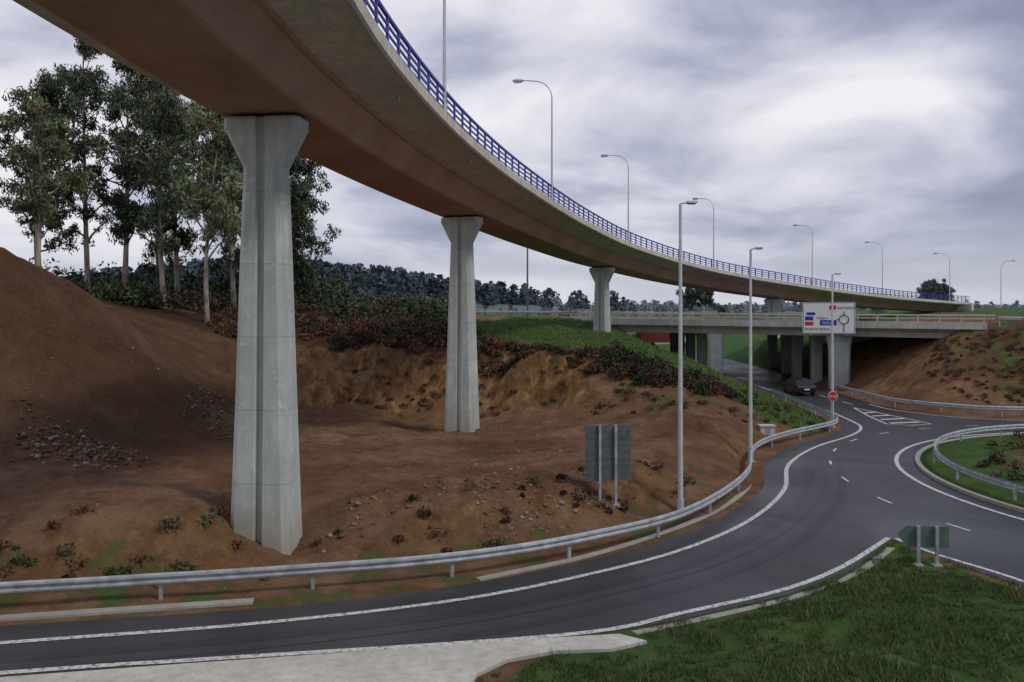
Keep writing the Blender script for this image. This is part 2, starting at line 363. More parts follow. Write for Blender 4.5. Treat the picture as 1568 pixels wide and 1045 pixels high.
scrub = np.maximum(scrub, .55 * soft([(-60, 26), (-24, 31), (-15, 38), (-14.5, 50), (-20, 62), (-60, 62)], 3))
cut = ss(.40, .85, gz) * (1 - ss(100, 140, Y)) * ss(8, 9, Z * -1 + 14)
cut *= np.where(X < -17, .12, np.where(Y > 50, .95, .6))
cut = np.where((X > 33) & (Y > 57), .45 * ss(.25, .5, gz), cut)
scrub = scrub * np.where((X > -17) & (X < 14), (1 - .85 * cut), 1)
grass *= (1 - .5 * cut * (Y < 60))
zone = np.stack([grass, scrub, cut], -1).reshape(-1, 3)
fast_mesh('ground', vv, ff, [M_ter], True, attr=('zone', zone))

# ------------------------------------------------------------ roads
b = B(); tris = tessellate_polygon([[Vector((p[0], p[1], 0)) for p in POLY]])
b.add([(p[0], p[1], .004) for p in POLY], [tuple(t) for t in tris], M_asph); b.obj('asphalt_road')
b = B()
def line(path, w, z=.016): b.sweep(p3(cr(path, .7), z), [(-w / 2, 0), (w / 2, 0)], M_line)
line(EDGE_LINE, .19); line(NEAR_LINE, .19); line(EXIT_LINE, .17)
th = np.linspace(0, 2 * math.pi, 160, endpoint=False)
def circ(r, a0, a1, n=12): return [(RC[0] + r * math.cos(a), RC[1] + r * math.sin(a)) for a in np.linspace(a0, a1, n)]
b.sweep([(RC[0] + 16.4 * math.cos(a), RC[1] + 16.4 * math.sin(a), .016) for a in th], [(-.1, 0), (.1, 0)], M_line, loop=True)
for k in range(30):
    a = 2 * math.pi * k / 30 + .06
    b.sweep(p3(circ(19.6, a, a + .055, 4), .016), [(-.06, 0), (.06, 0)], M_line)
line([(29.6, 66), (30, 62.2), (32.2, 58.6), (36, 56.7), (45, 56.1), (70, 56.4)], .15)
spl = [(27.4, 64), (26.3, 58.5), (25.8, 54.8), (27.2, 54.2), (28.9, 54.9), (28.4, 58), (27.4, 64)]
b.sweep(p3(np.array(spl), .016), [(-.08, 0), (.08, 0)], M_line)
for k in range(4):
    y0 = 55 + k * 1.8; x0 = 26.2 + k * .2; x1 = 28.5 - k * .15
    b.add([(x0, y0, .02), (x0, y0 + .45, .02), (x1, y0 + 1.0, .02), (x1, y0 + .55, .02)], [(3, 2, 1, 0)], M_line)
for k in range(6): line([(28.2 - .15 * k, 66 + 5 * k), (28.2, 68 + 5 * k)], .12)
for k in range(3):
    x0 = 31.5 + 2.6 * k; b.add([(x0, 53.6, .018), (x0 + 1.7, 53.9, .018), (x0 + 1.7, 53.5, .018)], [(0, 2, 1)], M_line)
b.obj('road_marking')
b = B()
cl = cr(EDGE_LINE[:10], 1.); tn = np.gradient(cl, axis=0); tn /= np.linalg.norm(tn, axis=1)[:, None]; rt = np.column_stack([tn[:, 1], -tn[:, 0]])
wob = (np.sin(np.arange(len(cl)) * .31) * .06)[:, None]
for off, w_, z_ in ((.95, .42, .008), (1.62, .04, .010), (2.35, .35, .008)):
    b.sweep(p3(cl + rt * (off + wob), z_), [(-w_ / 2, 0), (w_ / 2, 0)], M_asphd)
b.obj('asphalt_repair_strip')
b = B()
b.sweep([(RC[0] + 15.4 * math.cos(a), RC[1] + 15.4 * math.sin(a), 0) for a in th], [(-.12, -.05), (-.12, .13), (.12, .15), (.12, -.05)], M_kerb, loop=True)
b.obj('roundabout_kerb')
rr = np.linspace(0, 15.3, 26); TH = np.linspace(0, 2 * math.pi, 120, endpoint=False)
R_, T_ = np.meshgrid(rr, TH); ix = RC[0] + R_ * np.cos(T_); iy = RC[1] + R_ * np.sin(T_)
iz = .1 + 1.0 * (1 - (R_ / 15.3) ** 2) + fbm(ix, iy, .5, 4, 5) * .4 * (1 - ss(14, 15.3, R_))
ii = np.arange(R_.size).reshape(R_.shape); i2 = np.roll(ii, -1, 0)
f4 = np.stack([ii[:, :-1], ii[:, 1:], i2[:, 1:], i2[:, :-1]], -1).reshape(-1, 4)
gg = np.zeros((R_.size, 3)); gg[:, 0] = (.52 + .25 * (R_ > 12)).ravel()
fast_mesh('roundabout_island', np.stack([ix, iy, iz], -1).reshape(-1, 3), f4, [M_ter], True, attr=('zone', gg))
b = B(); b.prism(APRON, -.1, .11, M_concw); b.obj('concrete_apron')
b = B()
b.sweep(p3(cr([(-40, 14.6), (-30, 16.9), (-20, 19.0), (-12.6, 20.45), (-7.0, 21.55)], .6)), [(-.2, -.05), (-.2, .09), (.12, .09), (.14, -.05)], M_kerb, caps=True)
b.sweep(p3(cr([(3.0, 19.55), (4.7, 20.35), (7.9, 22.05), (10.4, 24.0), (12.6, 26.5)], .6)), [(-.12, -.05), (-.12, .03), (.14, .05), (.15, -.05)], M_kerb, caps=True)
b.sweep(p3(cr([(-1, 23.4), (2.3, 25.5), (5.0, 27.9), (7.8, 31), (10.5, 35.5), (12.3, 41.2), (15.8, 47)], .6)), [(-.14, -.05), (-.14, .05), (.14, .05), (.14, -.05)], M_kerb, caps=True)
b.obj('road_kerb')

# ------------------------------------------------------------ guardrails
def guardrail(path, side=1, zfix=None, post=3.8):
    P = cr(path, .5); z = height(P[:, 0], P[:, 1]) if zfix is None else np.full(len(P), zfix)
    z = np.maximum(z, 0); k = np.ones(9) / 9; zp = np.convolve(np.pad(z, 4, 'edge'), k, 'valid')
    Q = np.column_stack([P[:, :2], zp]); b = B()
    w = [(0, .43), (.07, .47), (.08, .52), (.01, .57), (.01, .61), (.08, .66), (.07, .71), (0, .75)]
    b.sweep(Q, [(side * (a + .06), zz) for a, zz in w], M_galv)
    b.sweep(Q, [(side * (a + .055), zz) for a, zz in w], M_galv)
    s = 0.
    for i in range(len(Q) - 1):
        L = math.hypot(*(Q[i + 1] - Q[i])[:2])
        if s <= 0:
            t = Q[i + 1] - Q[i]; b.box((Q[i][0], Q[i][1], Q[i][2] + .3), (.10, .07, .78), M_galv, math.atan2(t[1], t[0])); s = post
        s -= L
    return b.obj('guardrail')
guardrail([(-45, 14.6), (-30, 17.6), (-13.3, 20.9), (-9.6, 21.7), (-6.0, 22.5), (-2.7, 23.3), (.1, 24.4), (2.6, 25.9), (5.6, 28.2), (8.2, 31.6), (10.6, 36), (12.3, 41), (14.2, 44.4), (16.8, 47.5), (19.4, 50.0), (21.0, 51.8), (21.8, 54), (22.2, 58), (22.7, 64), (23.2, 72)])
guardrail([(30.9, 76), (30.6, 70), (30.6, 65), (31.4, 62.2), (33.3, 59.6), (36.3, 58.1), (45, 57.6), (70, 58)], 1)
guardrail(circ(14.7, math.radians(95), math.radians(250), 24), -1, .12)
guardrail([(42, 68.6), (50, 62.5), (62, 53.5)], 1, 6.5)
guardrail([(-45, 103), (-10, 99), (8, 95.5)], 1, 6.9)

# ------------------------------------------------------------ curved bridge
CL = [(-8.2, -40, 13.2), (-8.5, -15, 13.9), (-8.6, 5, 14.25), (-8.4, 16, 14.3), (-8.0, 25.8, 14.3), (-6.2, 38, 14.15), (-3, 51, 13.85), (2.3, 67, 13.2), (9.2, 82, 12.3), (20.9, 98.3, 10.9), (36.6, 112, 9.4), (49, 123.8, 8.6), (62, 135, 7.9), (81.5, 149.5, 7.1)]
PATH = cr(CL, 1.0); PATH[:, 2] = np.convolve(np.pad(PATH[:, 2], 8, 'edge'), np.ones(17) / 17, 'valid')
ARC = np.concatenate([[0], np.cumsum(np.linalg.norm(np.diff(PATH[:, :2], axis=0), axis=1))])
def at(s):
    p = np.array([np.interp(s, ARC, PATH[:, k]) for k in range(3)]); q = np.array([np.interp(s + .5, ARC, PATH[:, k]) for k in range(3)]); o = np.array([np.interp(s - .5, ARC, PATH[:, k]) for k in range(3)])
    t = (q - o)[:2]; t /= np.linalg.norm(t); return p, t, np.array([t[1], -t[0]])
bridge = empty('curved_road_bridge')
b = B()
b.sweep(PATH, [(-4.3, 1.50), (-4.3, 1.92), (-3.95, 1.92), (-3.95, 1.75), (3.95, 1.75), (3.95, 1.92), (4.3, 1.92), (4.3, 1.50), (4.22, 1.42), (4.1, 1.46), (2.3, 1.12), (-2.3, 1.12), (-4.1, 1.46), (-4.22, 1.42)], M_conc2, closed=True, caps=True)
b.obj('deck', bridge)
b = B(); b.sweep(PATH, [(-3.9, 1.755), (3.9, 1.755)], M_asph); b.obj('deck_surface', bridge)
b = B()
b.sweep(PATH, [(2.35, 1.118), (2.35, 1.0), (2.22, .98), (1.55, .06), (1.45, 0), (-1.45, 0), (-1.55, .06), (-2.22, .98), (-2.35, 1.0), (-2.35, 1.118)], M_gird)
b.obj('box_girder', bridge)
b = B()
for sd in (4.12, -4.12):
    for zc, hh, ww in ((2.92, .10, .11), (2.64, .07, .06), (2.38, .07, .06), (2.14, .05, .05)):
        b.sweep(PATH, [(sd - ww / 2, zc - hh / 2), (sd + ww / 2, zc - hh / 2), (sd + ww / 2, zc + hh / 2), (sd - ww / 2, zc + hh / 2)], M_blue, closed=True)
    s = 1.
    while s < ARC[-1] - 1:
        p, t, r = at(s); c = p[:2] + r * sd
        b.box((c[0], c[1], p[2] + 2.42), (.13, .08, 1.0), M_blue, math.atan2(t[1], t[0])); s += 1.5
b.obj('railing', bridge)
b = B()      # deck drain spouts
s = 45.
while s < ARC[-1] - 10:
    p, t, r = at(s); c = p[:2] + r * 3.6; b.tube([(c[0], c[1], p[2] + 1.45), (c[0], c[1], p[2] + 1.12)], .06, M_galv, 8); s += 12.
b.obj('drain_spouts', bridge)
def pier(x, y, ztop, zbase, ang):
    b = B(); top = ztop - .12; Hh = top - zbase; tp = Hh / 14.0
    def sec(a, d, g, c):
        w = .10
        q = [(-a, -d + c), (-a + c, -d), (-w - .05, -d), (-w, -d + g), (w, -d + g), (w + .05, -d), (a - c, -d), (a, -d + c)]
        return q + [(-x_, -y_) for x_, y_ in q]
    zs = [zbase, zbase + Hh * .35, zbase + Hh * .7, top - 1.6, top - .40, top - .38, top]
    aa = [.64 + .38 * tp, .64 + .23 * tp, .64 + .09 * tp, .64, 1.24, 1.27, 1.27]
    dd = [.50 + .26 * tp, .50 + .15 * tp, .50 + .06 * tp, .50, .54, .56, .56]
    cc = [.22, .21, .19, .17, .17, .17, .17]; gr = [.18] * 4 + [.12, .10, .10]
    vs = []; ca, sa = math.cos(ang), math.sin(ang)
    for z, a, d, g, c in zip(zs, aa, dd, gr, cc):
        for px, py in sec(a, d, g, c): vs.append((x + px * ca - py * sa, y + px * sa + py * ca, z))
    n = 16; fs = [(i * n + j, i * n + (j + 1) % n, (i + 1) * n + (j + 1) % n, (i + 1) * n + j) for i in range(len(zs) - 1) for j in range(n)]
    fs.append(tuple((len(zs) - 1) * n + j for j in range(n)))
    b.add(vs, fs, M_conc)
    for sx in (-.8, .8): b.box((x + sx * ca, y + sx * sa, top + .065), (.5, .5, .13), M_dark, ang)
    b.obj('pier', bridge)
for (x, y) in [(-8.5, -9), (-8.0, 25.8), (-3, 51), (9.2, 82), (36.6, 112), (62, 135)]:
    i = int(np.argmin(np.hypot(PATH[:, 0] - x, PATH[:, 1] - y))); p, t, r = at(ARC[i])
    g = min(H(p[0], p[1]), H(p[0] + 1, p[1] - 1)) - .8
    pier(p[0] - .08 * r[0], p[1], p[2], g, math.atan2(r[1], r[0]))
p, t, r = at(ARC[-1]); b = B(); a = math.atan2(t[1], t[0])
b.box((p[0], p[1], p[2] - 1.6), (2.2, 8.6, 3.0), M_conc2, a); b.box((p[0] + t[0] * .9, p[1] + t[1] * .9, p[2] + .8), (.8, 8.6, 1.9), M_conc2, a)
b.obj('abutment', bridge)

# ------------------------------------------------------------ street lamps
def lamp(x, y, z, h, arm, dirx, diry, r0=.10, name='street_lamp', flat=False):
    b = B()
    if flat:
        b.tube([(0, 0, -.4), (0, 0, h)], [r0, r0 * .55], M_lamp, 10)
        b.tube([(0, 0, h), (dirx * arm * .5, diry * arm * .5, h + .06)], .035, M_lamp, 6)
        a = math.atan2(diry, dirx); cx, cy = dirx * arm * .75, diry * arm * .75
        b.box((cx, cy, h + .06), (arm * .62, .26, .08), M_lamp, a); b.box((cx, cy, h + .005), (arm * .45, .2, .03), M_dark, a)
    else:
        pts = [(0, 0, -.4), (0, 0, h - 1.3)]; rd = [r0, r0 * .6]
        for k in range(1, 9):
            q = k / 8 * math.pi / 2 * .93; pts.append((dirx * (1 - math.cos(q)) * 1.4, diry * (1 - math.cos(q)) * 1.4, h - 1.3 + math.sin(q) * 1.3)); rd.append(r0 * .5)
        pts.append((dirx * arm * .85, diry * arm * .85, h + .10)); rd.append(r0 * .42)
        b.tube(pts, rd, M_lamp, 8)
        e = Vector(pts[-1]); d = Vector((dirx, diry, .05)).normalized()
        b.tube([e, e + d * .15, e + d * .45, e + d * .75, e + d * .85], [.05, .11, .15, .12, .04], M_lamp, 8)
        b.box((e.x + d.x * .45, e.y + d.y * .45, e.z - .10), (.5, .18, .06), M_white, math.atan2(diry, dirx))
    b.box((0, 0, .02), (r0 * 4, r0 * 4, .06), M_kerb); b.tube([(0, 0, 0), (0, 0, .5)], r0 * 1.25, M_lamp, 8)
    return b.obj(name, loc=(x, y, z))
i = int(np.argmin(abs(PATH[:, 1] - 33.6))); s = ARC[i]
while s < ARC[-1]:
    p, t, r = at(s); lamp(p[0] + r[0] * 4.13, p[1] + r[1] * 4.13, p[2] + 1.92, 8.5, 2.4, -r[0], -r[1], .085); s += 23.8
lamp(97, 158, H(97, 158), 9, 2.4, .6, -.5); lamp(120, 168, H(120, 168), 9, 2.4, .6, -.5)
lamp(6.45, 30.5, H(6.45, 30.5), 11.8, .62, .95, .1, .105, flat=True)
lamp(12.25, 40.9, H(12.25, 40.9), 10.9, .6, .8, -.5, .105, flat=True)
lamp(21.4, 53.2, H(21.4, 53.2), 10.2, .6, .9, .2, .10, flat=True)
b = B(); b.tube([(0, 0, -.5), (0, 0, 10.3)], [.14, .09], M_galvd, 8); b.box((-.25, -.15, 4.0), (.7, .25, 1.0), M_galvd); b.box((0, 0, 0), (.5, .5, .2), M_kerb)
b.obj('utility_pole', loc=(2.0, 103, 6.5))

# ------------------------------------------------------------ lower overpass
ov = empty('road_overpass')
F0, F1 = np.array([9.5, 94.2]), np.array([41.5, 69.8]); dv = (F1 - F0) / np.linalg.norm(F1 - F0); ax = math.atan2(dv[1], dv[0])
E = lambda s, o=0.: tuple(F0 + dv * s * np.linalg.norm(F1 - F0) + np.array([0, o]))
WD = 34.
def slab(b, s0, s1, o0, o1, z0, z1, mat):
    c = [E(s0, o0), E(s1, o0), E(s1, o1), E(s0, o1)]
    b.add([(x, y, z0) for x, y in c] + [(x, y, z1) for x, y in c], [(3, 2, 1, 0), (4, 5, 6, 7), (0, 1, 5, 4), (1, 2, 6, 5), (2, 3, 7, 6), (3, 0, 4, 7)], mat)
b = B()
slab(b, 0, 1, .5, WD - .5, 5.9, 6.35, M_kerb)
slab(b, -.002, 1.002, -.1, .48, 6.1, 6.75, M_concw); slab(b, -.002, 1.002, WD - .48, WD, 6.1, 6.75, M_concw)
for k in range(14): slab(b, .02, .98, .9 + 2.35 * k, 1.4 + 2.35 * k, 5.25, 5.899, M_kerb)
slab(b, 0, 1, .6, WD - .6, 6.352, 6.40, M_asph)
b.obj('deck', ov)
M_rail = plain('cream_railing_paint', (.55, .52, .42), .6, .15, 3)
b = B()
for z in (7.05, 7.35):
    for o in (.2, WD - .25):
        b.tube([(*E(-.05, o), z), (*E(1.02, o), z)], .06, M_rail, 6)
for k in range(24):
    for o in (.2, WD - .25): x, y = E(k / 23, o); b.box((x, y, 7.05), (.10, .10, .7), M_rail, ax)
b.obj('railing', ov)
b = B()
def wallpier(x, y, w, z0, z1, d=.9):
    vs = []; lv = [(z0, w * .92), (z1 - 1.1, w), (z1 - .4, w * 1.15), (z1, w * 1.2)]
    for z, ww in lv:
        for sx, sy in ((-.5, -.3), (-.36, -.5), (.36, -.5), (.5, -.3), (.5, .3), (.36, .5), (-.36, .5), (-.5, .3)): vs.append((x + sx * ww, y + sy * d, z))
    fs = [(i * 8 + j, i * 8 + (j + 1) % 8, (i + 1) * 8 + (j + 1) % 8, (i + 1) * 8 + j) for i in range(3) for j in range(8)] + [tuple(24 + j for j in range(8))]
    b.add(vs, fs, M_conc)
for (x, y) in ((21.9, 85.6), (22.2, 93), (22.4, 100), (22.6, 107), (23.2, 114)): wallpier(x, y, 1.5 if y < 90 else 1.1, H(x, y) - .6, 5.25)
for (x, y) in ((32.3, 78.6), (32.3, 84.5), (32.4, 90.6), (33.4, 97), (34, 104)): wallpier(x, y, 2.0 if y < 80 else 1.2, H(x, y) - .6, 5.25)
b.obj('overpass_pier', ov)
b = B()
slab(b, -.03, .05, .6, WD - .8, 3.2, 5.24, M_concw); slab(b, .955, 1.04, .6, WD - .8, 3.5, 5.24, M_concw)
slab(b, -.14, -.003, -.3, .2, 5.4, 6.9, M_concw)
slab(b, -.06, .06, -.35, .15, 4.6, 5.85, M_concw); slab(b, .06, .13, -.35, .15, 3.8, 5.2, M_concw)
b.obj('abutment', ov)

def text(parent, s, loc, size, mat, rz):
    c = bpy.data.curves.new('lettering', 'FONT'); c.body = s; c.size = size; c.extrude = .004; c.align_x = 'LEFT'
    c.materials.append(mat); o = bpy.data.objects.new('lettering', c); COL.objects.link(o); o.parent = parent
    o.location = loc; o.rotation_euler = (math.pi / 2, 0, 0); return o
sg = empty('direction_sign', (30.3, 76.2, 5.55)); sg.rotation_euler = (0, 0, math.radians(-18))
b = B(); b.box((0, 0, 1.5), (4.7, .06, 3.0), M_white)
for x in (-1.6, 1.6): b.box((x, .12, 1.3), (.12, .14, 2.9), M_galv); b.box((x, .5, .9), (.1, .8, .1), M_galv)
for x0, x1, z0, z1 in ((-2.30, 2.30, .04, .08), (-2.30, 2.30, 2.92, 2.96), (-2.3, -2.26, .08, 2.92), (2.26, 2.3, .08, 2.92)):
    b.box(((x0 + x1) / 2, -.034, (z0 + z1) / 2), (x1 - x0, .008, z1 - z0), M_sblue)
b.box((-1.75, -.036, 1.45), (.75, .012, .38), M_sblue); b.box((-.05, -.036, 1.05), (1.5, .012, .5), M_sblue)
b.box((.35, -.036, 2.5), (.6, .012, .4), M_red); b.box((-1.75, -.036, .95), (.75, .012, .34), M_red); b.box((-1.6, -.036, 1.9), (.8, .012, .28), M_sblue)
ring = [(1.35 + .42 * math.cos(a), -.037, 1.35 + .42 * math.sin(a)) for a in np.linspace(0, 2 * math.pi, 25)]
b.tube(ring, .045, M_black, 4); b.tube([(1.35, -.037, .15), (1.35, -.037, .93)], .05, M_black, 4); b.tube([(1.35, -.037, 1.77), (1.35, -.037, 2.1)], .05, M_black, 4); b.tube([(.9, -.037, 1.35), (.72, -.037, 1.35)], .05, M_black, 4)
b.obj('panel', sg)
text(sg, 'SANTIAGO', (.75, -.045, 2.36), .32, M_black, 0); text(sg, 'PONTEVEDRA', (-2.15, -.045, .3), .36, M_black, 0)
text(sg, 'Polígono', (-1.05, -.045, 1.42), .28, M_black, 0); text(sg, 'VIGO', (-.6, -.045, .92), .32, M_white, 0)

def back_sign(loc, rz, w, h, zb, ptop, posts, arrow=False, mat=M_galvd, name='traffic_sign'):
    e = empty(name, loc); e.rotation_euler = (0, 0, rz); b = B()
    if arrow:
        pts = [(-w / 2, zb + h * .62), (-w / 2 + .28, zb + h), (w / 2, zb + h), (w / 2, zb), (-w / 2 + .28, zb), ]
        n = len(pts); vs = [(x, .0, z) for x, z in pts] + [(x, .03, z) for x, z in pts]
        b.add(vs, [tuple(reversed(range(n))), tuple(n + i for i in range(n))] + [(i, (i + 1) % n, n + (i + 1) % n, n + i) for i in range(n)], mat)
    else:
        k = max(1, int(round(h / .25)))
        for i in range(k): b.box((0, 0, zb + (i + .5) * h / k), (w, .035, h / k - .012), mat)
        b.box((0, .01, zb + h / 2), (w - .02, .02, h - .02), M_dark)
    b.obj('panel', e); b = B()
    for x in posts: b.box((x, -.07, (ptop - .5) / 2), (.09, .09, ptop + .5), M_galv); b.box((x, -.07, .0), (.25, .25, .1), M_kerb)
    b.obj('posts', e)
back_sign((3.55, 29.4, H(3.55, 29.4) - .1), math.radians(8), 1.72, 2.05, .9, 2.97, (-.33, .27))
back_sign((12.75, 24.7, H(12.75, 24.7)), math.radians(-4), 1.55, .66, .55, 1.22, (-.17, .38), True, plain('sign_green_grey', (.10, .15, .13), .5, .2, 3), 'arrow_sign')
e = empty('stop_sign', (21.1, 52.4, 0)); b = B()
oc = lambda r, y: [(r * math.cos(math.pi / 8 + k * math.pi / 4), y, 2.2 + r * math.sin(math.pi / 8 + k * math.pi / 4)) for k in range(8)]
for r, y, m in ((.34, -.04, M_white), (.31, -.055, M_red)):
    b.add(oc(r, y) + oc(r, y + .014), [tuple(reversed(range(8))), tuple(range(8, 16))] + [(i, (i + 1) % 8, 8 + (i + 1) % 8, 8 + i) for i in range(8)], m)
b.tube([(0, 0, -.3), (0, 0, 2.5)], .035, M_galv, 8); b.obj('plate', e); text(e, 'STOP', (-.25, -.06, 2.12), .21, M_white, 0)
b = B(); b.box((0, 0, .25), (.85, .5, .5), M_concw); b.box((0, 0, .53), (.95, .6, .07), M_concw); b.box((0, -.255, .25), (.3, .02, .3), M_kerb)
b.obj('utility_box', loc=(15.0, 46.9, H(15.0, 46.9)))
b = B(); b.box((0, 0, .3), (.06, .05, .9), M_wood); b.add([(-.03, -.025, .75), (.03, -.025, .75), (.03, .025, .75), (-.03, .025, .75), (0, 0, .85)], [(0, 1, 4), (1, 2, 4), (2, 3, 4), (3, 0, 4)], M_wood)
b.obj('wooden_stake', loc=(-9.75, 22.2, H(-9.75, 22.2)))
b = B(); b.box((0, 0, .1), (.025, .025, .4), M_wood); b.box((0, 0, .27), (.045, .045, .08), M_orange)
b.obj('marker_stake', loc=(-12.6, 24.2, H(-12.6, 24.2)))

# ------------------------------------------------------------ vehicles
def car(x, y, z, rz, paint, name='dark_car'):
    e = empty(name, (x, y, z)); e.rotation_euler = (0, 0, rz); b = B()
    prof = [(-2.1, .35), (-2.15, .75), (-2.0, .98), (-1.75, 1.02), (-1.35, 1.42), (.35, 1.46), (1.05, 1.02), (1.95, .86), (2.12, .6), (2.1, .35)]
    n = len(prof); vs = []
    for sx in (-.86, .86):
        for (yy, zz) in prof: vs.append((sx * (.78 if zz > 1.1 else 1), yy, zz))
    b.add(vs, [tuple(range(n)), tuple(reversed(range(n, 2 * n)))] + [(i, n + i, n + (i + 1) % n, (i + 1) % n) for i in range(n)], paint)
    o = b.obj('body', e); bv = o.modifiers.new('bevel', 'BEVEL'); bv.width = .06; bv.segments = 3
    b = B(); b.add([(-.62, -1.70, 1.06), (.62, -1.70, 1.06), (.56, -1.40, 1.38), (-.56, -1.40, 1.38)], [(0, 1, 2, 3)], M_glass)
    b.box((-.7, -2.13, .82), (.22, .06, .14), M_red); b.box((.7, -2.13, .82), (.22, .06, .14), M_red); b.box((0, -2.17, .62), (.5, .02, .11), M_white)
    for sx in (-1, 1): b.add([(sx * .80, -1.3, 1.08), (sx * .80, .8, 1.08), (sx * .70, .3, 1.40), (sx * .70, -1.15, 1.40)], [(0, 1, 2, 3)], M_glass)
    b.obj('windows', e); b = B()
    for sx in (-.8, .8):
        for yy in (-1.35, 1.35): b.tube([(sx - .1, yy, .31), (sx + .1, yy, .31)], .31, M_black, 16)
    b.obj('wheels', e)
car(26.7, 74.2, .01, 0, plain('car_paint', (.02, .022, .03), .25, .1, 2))
e = empty('red_truck', (22.8, 124, H(22.8, 124) + .1)); e.rotation_euler = (0, 0, math.radians(10)); b = B()
b.box((0, 0, 1.9), (6.5, 2.4, 1.7), M_redd); b.box((0, 0, .8), (6.5, 2.2, .2), M_white); b.box((4.2, 0, 1.6), (1.7, 2.3, 2.2), M_white); b.box((4.6, -1.16, 1.9), (.7, .03, .7), M_glass)
for x in (-2.4, -1.4, 4.1): b.tube([(x, -1.15, .5), (x, 1.15, .5)], .5, M_black, 14)
b.obj('body', e)

# ------------------------------------------------------------ foliage helpers
def leaves(name, c, size, col, parent=None, loc=(0, 0, 0), aspect=.42, up=0., mat=M_leaf, r=rng):
    n = len(c); a = r.normal(size=(n, 3)); a[:, 2] += up * np.sign(r.normal(size=n)); a /= np.linalg.norm(a, axis=1)[:, None]
    q = r.normal(size=(n, 3)); q -= a * (a * q).sum(1)[:, None]; q /= np.linalg.norm(q, axis=1)[:, None]
    s = np.broadcast_to(size, (n,))[:, None]; a = a * s; q = q * s * aspect
    v = np.stack([c - a, c - q, c + a, c + q], 1).reshape(-1, 3); f = np.arange(4 * n).reshape(n, 4)
    return fast_mesh(name, v, f, [mat], parent=parent, attr=('tint', np.repeat(col, 4, 0)), loc=loc)

def tree(name, x, y, h, cr_, base=.35, lean=(0, 0), nl=18, seed=1, tone=(.045, .065, .028), leaf=.26, dens=1., cs=1.):
    r = np.random.default_rng(seed); z0 = H(x, y) - .3; e = empty(name, (x, y, z0)); b = B()
    K = 12; tp = []; ph = r.uniform(0, 6, 4)
    for k in range(K):
        t = k / (K - 1); tp.append(np.array([lean[0] * t * h + .3 * math.sin(3 * t + ph[0]) * t * 2, lean[1] * t * h + .3 * math.sin(4 * t + ph[1]) * t * 2, t * h * .97]))
    r0 = h * .0095 + .05; b.tube(tp, [r0 * (1.25 if k == 0 else 1) * (1 - .88 * k / (K - 1)) for k in range(K)], M_bark, 9)
    cl = []
    def trunk(t): i = min(int(t * (K - 1)), K - 2); f = t * (K - 1) - i; return tp[i] * (1 - f) + tp[i + 1] * f
    for j in range(nl):
        t = base + (1 - base) * ((j + r.uniform(0, .9)) / nl) * .95; az = r.uniform(0, 2 * math.pi) if j % 2 else j * 2.4
        u = (t - base) / (1 - base); L = cr_ * (.55 + .75 * math.sin(math.pi * min(1, .18 + .8 * u)) ** .8) * r.uniform(.45, 1.25) * (1 - .25 * u)
        el = math.radians(r.uniform(25, 68)); p = trunk(t); pts = [p]; d = np.array([math.cos(az) * math.cos(el), math.sin(az) * math.cos(el), math.sin(el)])
        for k in range(5):
            d = d + r.normal(size=3) * .18 + np.array([0, 0, .03]); d /= np.linalg.norm(d); pts.append(pts[-1] + d * L / 4.2)
        rb = r0 * (1 - .8 * t) * .45 + .02
        b.tube(pts, [rb * (1 - .17 * k) for k in range(6)], M_bark, 5)
        for k in range(3, 6):
            if r.random() < .85: cl.append((pts[k] + r.normal(size=3) * .4, r.uniform(.5, 1.1) * cs))
        for w in range(3):
            q0 = pts[r.integers(2, 5)]; dd = r.normal(size=3); dd[2] = abs(dd[2]) * .6 - .1; dd /= np.linalg.norm(dd); q1 = q0 + dd * L * r.uniform(.25, .55)
            b.tube([q0, (q0 + q1) / 2 + r.normal(size=3) * .08, q1], [rb * .4, rb * .3, rb * .15], M_bark, 4); cl.append((q1, r.uniform(.4, .9) * cs))
    cl.append((tp[-1], .8)); cl.append((tp[-2] + r.normal(size=3) * .3, .9))
    b.obj('trunk', e, True); P = []; C = []
    for c, R in cl:
        n = int(115 * R * R * dens) + 10; q = r.normal(size=(n, 3)); q /= np.linalg.norm(q, axis=1)[:, None]; q *= (r.random(n) ** .6)[:, None]
        P.append(c + q * np.array([R, R, R * .95]) + np.array([0, 0, -.2])); tn = np.array(tone) * r.uniform(.5, 1.7) * np.array([r.uniform(.9, 1.2), 1, r.uniform(.8, 1.1)])
        C.append(np.tile(tn, (n, 1)) * r.uniform(.65, 1.4, (n, 1)))
    P = np.vstack(P); leaves('foliage', P, r.uniform(leaf * .6, leaf * 1.2, len(P)), np.vstack(C), e, aspect=.28, up=1.2, r=r); return e
G1 = (.066, .092, .052); G2 = (.046, .068, .040); G3 = (.12, .15, .08)
T = [(-42.6, 72, 21, 3.0, .28, G1, 20), (-42.0, 79, 27, 3.5, .24, G2, 28), (-36.5, 75, 25.5, 4.0, .22, G1, 30), (-34.0, 81, 26, 4.0, .22, G2, 28), (-23.9, 62.5, 17.0, 3.5, .30, G3, 22), (-26.5, 76, 22.5, 4.0, .18, G1, 28),
     (-19.6, 71, 13.0, 2.8, .15, G2, 24), (-22.8, 84, 20, 3.4, .18, G2, 24), (-30.5, 70, 21.5, 3.3, .25, G1, 24), (-38.5, 87, 25, 4.2, .15, G2, 26), (-47.5, 80, 21, 3.4, .25, G2, 20), (-28.5, 86, 25, 4.2, .18, G2, 26), (-40.5, 68, 17, 2.6, .35, G3, 14)]
for k, (x, y, h, c, bs, tn, nl) in enumerate(T):
    tree('eucalyptus_tree', x, y, h, c, bs, (random.uniform(-.05, .05), 0), nl, 100 + k, tn, .25)
